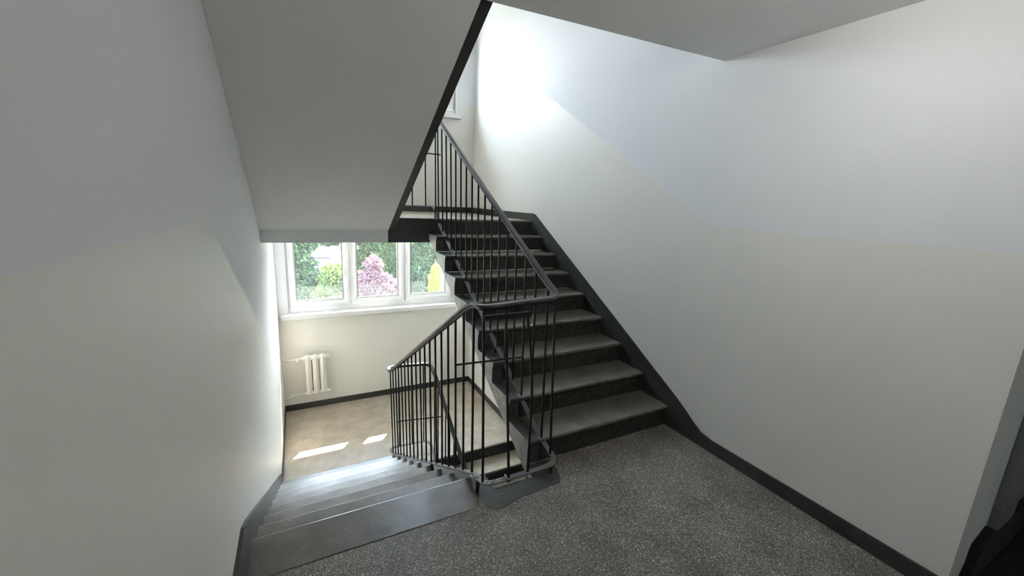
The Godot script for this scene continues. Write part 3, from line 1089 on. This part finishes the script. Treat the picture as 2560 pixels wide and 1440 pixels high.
# =====================================================================================
# dark doorway beyond the right wall
# =====================================================================================
func build_doorway() -> void:
	var s := Shape.new()
	s.box_of(Vector3(XR + 0.19, -3.0, 1.45), Vector3(3.6, 5.8, DARK - 0.004), m.white_wall, 0.0)
	struct("wall_alcove", s, "shadowed return wall round the corner beside the door")
	s = Shape.new()
	s.box_of(Vector3(3.4, -3.0, 1.5), Vector3(3.6, 5.8, 3.4), m.white_wall, 0.0)
	struct("wall_side", s, "side wall of the dark passage beyond the corner")
	var d := struct_root("door_1", "grey door frame and leaf in the dark passage at the corner")
	d.position = Vector3(2.7, 0, DARK)
	s = Shape.new()
	for q in [[2.575, 0.0, 2.86, 2.1], [3.28, 0.0, 3.4, 2.1], [2.56, 2.04, 3.4, 2.14]]:
		s.box_of(Vector3(q[0], q[1], DARK - 0.006), Vector3(q[2], q[3], DARK + 0.03), m.door, 0.004)
	obj("door_frame", s, d)
	s = Shape.new()
	s.box_of(Vector3(2.86, 0.012, DARK - 0.004), Vector3(3.28, 2.04, DARK + 0.012), m.door, 0.004)
	obj("door_leaf", s, d)
	s = Shape.new()
	s.prism([Vector2(XR + 0.14, 0.0), Vector2(XR + 0.19, 0.09), Vector2(XR + 0.24, 0.2), Vector2(XR + 0.39, 0.245), Vector2(2.62, 0.22), Vector2(2.82, 0.215), Vector2(2.9, 0.245), Vector2(3.38, 0.245), Vector2(3.38, 0.0)], 2, DARK - 0.005, DARK + 0.033, m.mat)
	struct("baseboard_alcove", s, "black skirting round the corner beside the door")
	var t := thing("dark_floor_sheet", "black sheet for the unlit floor in the dark corner past the right wall", "mat", Vector3(2.75, 0, 2.1))
	s = Shape.new()
	s.box_of(Vector3(2.28, 0.0, DARK + 0.036), Vector3(3.3, 0.012, 2.5), m.mat, 0.004)  # black sheet: shade of the passage put into the floor colour
	obj("sheet", s, t)


# =====================================================================================
# outdoors
# =====================================================================================
func leaf_mesh(length: float, width: float, mat) -> ArrayMesh:
	# a folded, pointed leaf of six triangles
	var h := width * 0.5
	var d := width * 0.18
	var a := Vector3.ZERO
	var e := Vector3(0, length, -d)
	var mid := Vector3(0, length * 0.45, -d * 0.6)
	var l := Vector3(-h, length * 0.42, d)
	var r := Vector3(h, length * 0.42, d)
	var st := SurfaceTool.new()
	st.begin(Mesh.PRIMITIVE_TRIANGLES)
	for v in [a, l, mid, l, e, mid, a, mid, r, mid, e, r]:
		st.add_vertex(v)
	st.generate_normals()
	st.set_material(mat)
	return st.commit()


func leaves(parent: Node3D, called: String, lumps: Array, count: int, length: float, width: float, mats: Array, rng: RandomNumberGenerator, hang := false) -> void:
	var total := 0.0
	for l in lumps:
		total += l[1].x * l[1].y + l[1].y * l[1].z
	for mi in mats.size():
		var mm := MultiMesh.new()
		mm.transform_format = MultiMesh.TRANSFORM_3D
		mm.mesh = leaf_mesh(length, width, mats[mi])
		var xf := []
		for l in lumps:
			var c: Vector3 = l[0]
			var r: Vector3 = l[1]
			var n := int(count / float(mats.size()) * (r.x * r.y + r.y * r.z) / total)
			for i in n:
				var dir := Vector3(rng.randfn(), rng.randfn(), rng.randfn()).normalized()
				var p := c + dir * r * pow(rng.randf(), 0.33) * (0.86 + 0.22 * sin(dir.x * 7.0 + c.x * 3.0) * sin(dir.y * 9.0 + c.z))
				var up := Vector3(rng.randfn() * 0.8, rng.randfn() * 0.8, rng.randfn() * 0.8) + dir * 0.5 - Vector3(0, 0.25, 0)
				if hang:
					up = Vector3(rng.randfn() * 0.22 + dir.x * 0.25, -1.0, rng.randfn() * 0.22 + dir.z * 0.25)
				up = up.normalized()
				var side := up.cross(Vector3(rng.randfn(), rng.randfn(), rng.randfn())).normalized()
				var k := rng.randf_range(0.65, 1.2)
				xf.append(Transform3D(Basis(side, up, side.cross(up)).scaled(Vector3(k, k, k)), p - parent.position))
		mm.instance_count = xf.size()
		for i in xf.size():
			mm.set_instance_transform(i, xf[i])
		var o := MultiMeshInstance3D.new()
		o.name = called
		o.multimesh = mm
		o.set_meta("kind", "stuff")
		parent.add_child(o, true)


func wood(parent: Node3D, lumps: Array, foot: Vector3, r: float, rng: RandomNumberGenerator) -> void:
	var s := Shape.new()
	var crown := Vector3.ZERO
	for l in lumps:
		crown += l[0]
	crown /= lumps.size()
	var path := [foot, foot.lerp(crown, 0.35) + Vector3(0.05, 0, 0.03), foot.lerp(crown, 0.7), crown]
	s.sweep(disc(r), path, m.bark, true, [1.0, 0.8, 0.6, 0.4])
	obj("trunk", s, parent)
	for l in lumps:
		s = Shape.new()
		var from: Vector3 = foot.lerp(crown, rng.randf_range(0.45, 0.85))
		s.sweep(disc(r * 0.4, 7), [from, from.lerp(l[0], 0.5) + Vector3(0, 0.1, 0), l[0], l[0] + (l[0] - from).normalized() * 0.3], m.bark, true, [1.0, 0.75, 0.5, 0.15])
		obj("branch", s, parent)


func build_outdoors() -> void:
	var rng := RandomNumberGenerator.new()
	rng.seed = 77
	var gy := -4.6
	var s := Shape.new()
	s.box_of(Vector3(-60, gy - 0.3, -90), Vector3(60, gy, ZF - 0.8), m.grass, 0.0)
	struct("ground", s, "sunlit grass below the window behind the trees")
	var g1 := leaf_mat(lin(0.0304, 0.0473, 0.0149), lin(0.0338, 0.0575, 0.0101))
	var g2 := leaf_mat(lin(0.0189, 0.0318, 0.0149), lin(0.0149, 0.0304, 0.0081))
	var g3 := leaf_mat(lin(0.0162, 0.0256, 0.0189), lin(0.00945, 0.0203, 0.0121))
	var y1 := leaf_mat(lin(0.0607, 0.0777, 0.0203), lin(0.0743, 0.0945, 0.0169))
	var p1 := leaf_mat(lin(0.0372, 0.0189, 0.0243), lin(0.0405, 0.0135, 0.0203))
	var p2 := leaf_mat(lin(0.0675, 0.0405, 0.0486), lin(0.0675, 0.0304, 0.0405))
	var t1 := leaf_mat(lin(0.101, 0.121, 0.0203), lin(0.108, 0.129, 0.0135))
	var t2 := leaf_mat(lin(0.0675, 0.0945, 0.0169), lin(0.0743, 0.0945, 0.0135))
	# dark green tree at the left edge
	var lumps := [[Vector3(-0.7, -0.1, -11.2), Vector3(0.75, 0.8, 0.8)], [Vector3(-0.35, -1.1, -11), Vector3(0.75, 0.8, 0.7)], [Vector3(-1.3, -1.4, -11.4), Vector3(0.9, 1.0, 0.8)], [Vector3(-0.2, 0.75, -11.4), Vector3(0.9, 0.75, 0.8)], [Vector3(-1.0, 1.4, -11.4), Vector3(1.2, 1.0, 0.9)], [Vector3(-0.5, -2.1, -10.8), Vector3(1.0, 0.8, 0.7)]]
	var o := thing("tree", "dark green leafy tree filling the left part of the window view", "tree", Vector3(-0.6, gy, -11.3))
	wood(o, lumps, o.position, 0.13, rng)
	leaves(o, "foliage", lumps, 40000, 0.1, 0.068, [g1, g2, g3], rng)
	# bright green tree in front
	lumps = [[Vector3(0.42, -0.62, -10.4), Vector3(0.42, 0.45, 0.45)], [Vector3(0.2, -1.25, -10.3), Vector3(0.5, 0.45, 0.5)], [Vector3(0.65, -1.4, -10.3), Vector3(0.5, 0.5, 0.5)], [Vector3(0.4, -2.2, -10.2), Vector3(0.8, 0.6, 0.6)]]
	o = thing("tree", "bright yellow-green sapling between the dark tree and the purple shrub", "tree", Vector3(0.4, gy, -10.3))
	wood(o, lumps, o.position, 0.07, rng)
	leaves(o, "foliage", lumps, 16000, 0.088, 0.06, [y1, g1], rng)
	# top canopy over the gap
	lumps = [[Vector3(0.15, 0.45, -12.2), Vector3(0.7, 0.5, 0.6)], [Vector3(0.9, 0.38, -12.4), Vector3(0.6, 0.36, 0.6)], [Vector3(1.5, 0.5, -12.6), Vector3(0.7, 0.6, 0.7)], [Vector3(2.0, -0.2, -12.8), Vector3(0.7, 0.7, 0.7)], [Vector3(2.5, -0.7, -12.8), Vector3(0.8, 0.8, 0.7)], [Vector3(1.7, -0.9, -12.6), Vector3(0.8, 0.8, 0.7)], [Vector3(2.2, -1.9, -12.6), Vector3(1.3, 0.9, 0.8)], [Vector3(2.6, 0.4, -12.8), Vector3(0.8, 0.7, 0.7)], [Vector3(1.6, 1.4, -12.8), Vector3(1.4, 0.9, 0.9)]]
	o = thing("tree", "tall spreading green tree behind the purple shrub in the middle pane", "tree", Vector3(2.0, gy, -12.7))
	wood(o, lumps, o.position, 0.15, rng)
	leaves(o, "foliage", lumps, 56000, 0.1, 0.068, [g1, g2, g1], rng)
	# bluish tree of the right pane
	lumps = [[Vector3(3.5, 0.3, -12.4), Vector3(0.8, 0.8, 0.7)], [Vector3(3.3, -0.8, -12.2), Vector3(0.8, 0.8, 0.7)], [Vector3(4.3, -0.4, -12.5), Vector3(0.8, 0.9, 0.7)], [Vector3(4.0, 1.2, -12.5), Vector3(1.3, 0.9, 0.8)], [Vector3(3.6, -1.8, -12.1), Vector3(1.1, 0.8, 0.7)]]
	o = thing("tree", "dark bluish-green tree behind the yellow weeping conifer in the right pane", "tree", Vector3(3.6, gy, -12.3))
	wood(o, lumps, o.position, 0.13, rng)
	leaves(o, "foliage", lumps, 38000, 0.095, 0.062, [g2, g3, g1], rng)
	# purple-leaved shrub
	lumps = [[Vector3(1.3, -0.12, -9.1), Vector3(0.26, 0.3, 0.3)], [Vector3(1.15, -0.5, -9.0), Vector3(0.34, 0.34, 0.4)], [Vector3(1.5, -0.6, -9.0), Vector3(0.42, 0.34, 0.4)], [Vector3(0.85, -0.95, -8.9), Vector3(0.45, 0.4, 0.4)], [Vector3(1.35, -1.1, -8.9), Vector3(0.6, 0.5, 0.5)], [Vector3(1.85, -1.15, -8.9), Vector3(0.45, 0.42, 0.4)], [Vector3(0.4, -1.25, -8.8), Vector3(0.45, 0.45, 0.4)], [Vector3(1.2, -1.8, -8.8), Vector3(1.0, 0.6, 0.5)]]
	o = thing("shrub", "purple-leaved shrub rising in the middle of the window view", "shrub", Vector3(1.25, gy, -8.9))
	wood(o, lumps, o.position, 0.06, rng)
	leaves(o, "foliage", lumps, 26000, 0.072, 0.05, [p1, p2], rng)
	# weeping golden conifer
	lumps = [[Vector3(3.27, -0.42, -10), Vector3(0.14, 0.22, 0.14)], [Vector3(3.26, -0.68, -10), Vector3(0.2, 0.3, 0.2)], [Vector3(3.25, -1.05, -10), Vector3(0.22, 0.36, 0.22)], [Vector3(3.26, -1.6, -10), Vector3(0.24, 0.5, 0.24)], [Vector3(3.26, -2.4, -10), Vector3(0.28, 0.6, 0.28)]]
	o = thing("conifer", "golden weeping conifer beside the bright outer edge of the right pane", "conifer", Vector3(3.26, gy, -10))
	wood(o, lumps, o.position, 0.05, rng)
	leaves(o, "foliage", lumps, 12000, 0.12, 0.022, [t1, t2], rng, true)
	# belt of trees further back
	var belt := [[-2.2, -1.6, 1.9, g2], [-0.6, -2.4, 1.3, g3], [0.7, -3.7, 1.0, g3], [2.4, -2.2, 1.7, g2], [4.2, -1.2, 2.0, g3], [6.2, -1.4, 2.0, g2]]
	var names := ["far shadowed tree behind the left pane, partly hidden by the nearer tree", "low far tree between the outbuilding and the dark left tree", "lowest far bush in front of the pale house and its outbuilding", "far tree behind the purple shrub and the spreading tree", "far tall tree behind the bluish tree of the right pane", "rightmost far tree beyond the golden conifer"]
	for k in belt.size():
		var b = belt[k]
		lumps = [[Vector3(b[0], b[1], -17.5), Vector3(1.3, b[2], 1.0)], [Vector3(b[0] + 0.4, b[1] - 1.4, -17.2), Vector3(1.4, b[2] * 0.8, 1.0)]]
		o = thing("tree", names[k], "tree", Vector3(b[0], gy, -17.5), "trees further back")
		wood(o, lumps, o.position, 0.12, rng)
		leaves(o, "foliage", lumps, 9000, 0.15, 0.1, [b[3], g1], rng)
	# neighbouring houses seen through the gap
	var hs := thing("house", "pale neighbouring house glimpsed through the leaves behind the garden trees", "house", Vector3(3.0, gy, -28))
	s = Shape.new()
	s.box_of(Vector3(1.25, gy, -31), Vector3(8.5, 1.8, -25.5), m.house_wall, 0.0)
	obj("wall", s, hs)
	s = Shape.new()
	s.prism([Vector2(-31.4, 1.8), Vector2(-25.1, 1.8), Vector2(-28.2, 3.6)], 0, 1.0, 8.8, m.roof)
	obj("roof", s, hs)
	for x in [2.2, 4.6, 6.6]:
		s = Shape.new()
		s.box_of(Vector3(x, -0.6, -25.52), Vector3(x + 1.1, 0.7, -25.44), m.house_wall, 0.01)
		var f := obj("window", s, hs)
		s = Shape.new()
		s.box_of(Vector3(x + 0.1, -0.5, -25.45), Vector3(x + 1.0, 0.6, -25.42), m.house_glass, 0.005)
		var pn := MeshInstance3D.new()
		pn.name = "pane"
		f.add_child(pn, true)
		for p in s.parts:
			for i in p[1].size():
				p[1][i] = p[1][i] - hs.position
		pn.mesh = s.mesh()
	var ga := thing("garage", "low flat-roofed grey outbuilding beside the pale house behind the trees", "garage", Vector3(-2.0, gy, -27))
	s = Shape.new()
	s.box_of(Vector3(-5, gy, -30), Vector3(1.2, -2.15, -25), m.house_wall, 0.0)
	obj("wall", s, ga)
	s = Shape.new()
	s.box_of(Vector3(-5.2, -2.15, -30.2), Vector3(1.24, -1.85, -24.8), m.roof, 0.01)
	obj("roof", s, ga)


# =====================================================================================
# fill lamp added out of view on the ceiling, to lift the near walls
# =====================================================================================
func build_fill_lamp(at: Vector3, label: String, energy: float) -> void:
	var o := thing("added_fill_lamp", label, "lamp", at + Vector3(0, 0.08, 0))
	var s := Shape.new()
	s.lathe([Vector2(0.0, 0.0), Vector2(0.1, 0.0), Vector2(0.1, 0.03), Vector2(0.0, 0.03)], at + Vector3(0, 0.04, 0), Vector3.UP, m.upvc, 24)
	obj("base", s, o)
	var glow := plain(Color(0.95, 0.95, 0.93), 0.3)
	glow.emission_enabled = true
	glow.emission = Color(1.0, 0.985, 0.96)
	glow.emission_energy_multiplier = 0.5
	s = Shape.new()
	var prof := []
	for k in 11:
		var a := -PI / 2 + PI * 0.5 * k / 10.0
		prof.append(Vector2(max(0.0, cos(a)) * 0.13, sin(a) * 0.05))
	prof.append(Vector2(0.13, 0.04))
	prof.append(Vector2(0.0, 0.04))
	s.lathe(prof, at, Vector3.UP, glow, 28)
	obj("globe", s, o)
	var l := OmniLight3D.new()
	l.name = "fill_glow"
	l.position = at - Vector3(0, 0.005, 0)
	l.light_color = Color(1.0, 0.985, 0.96)
	l.light_energy = energy
	l.light_size = 0.04
	l.omni_range = 12.0
	l.omni_attenuation = 2.0
	l.shadow_enabled = true
	add_child(l, true)
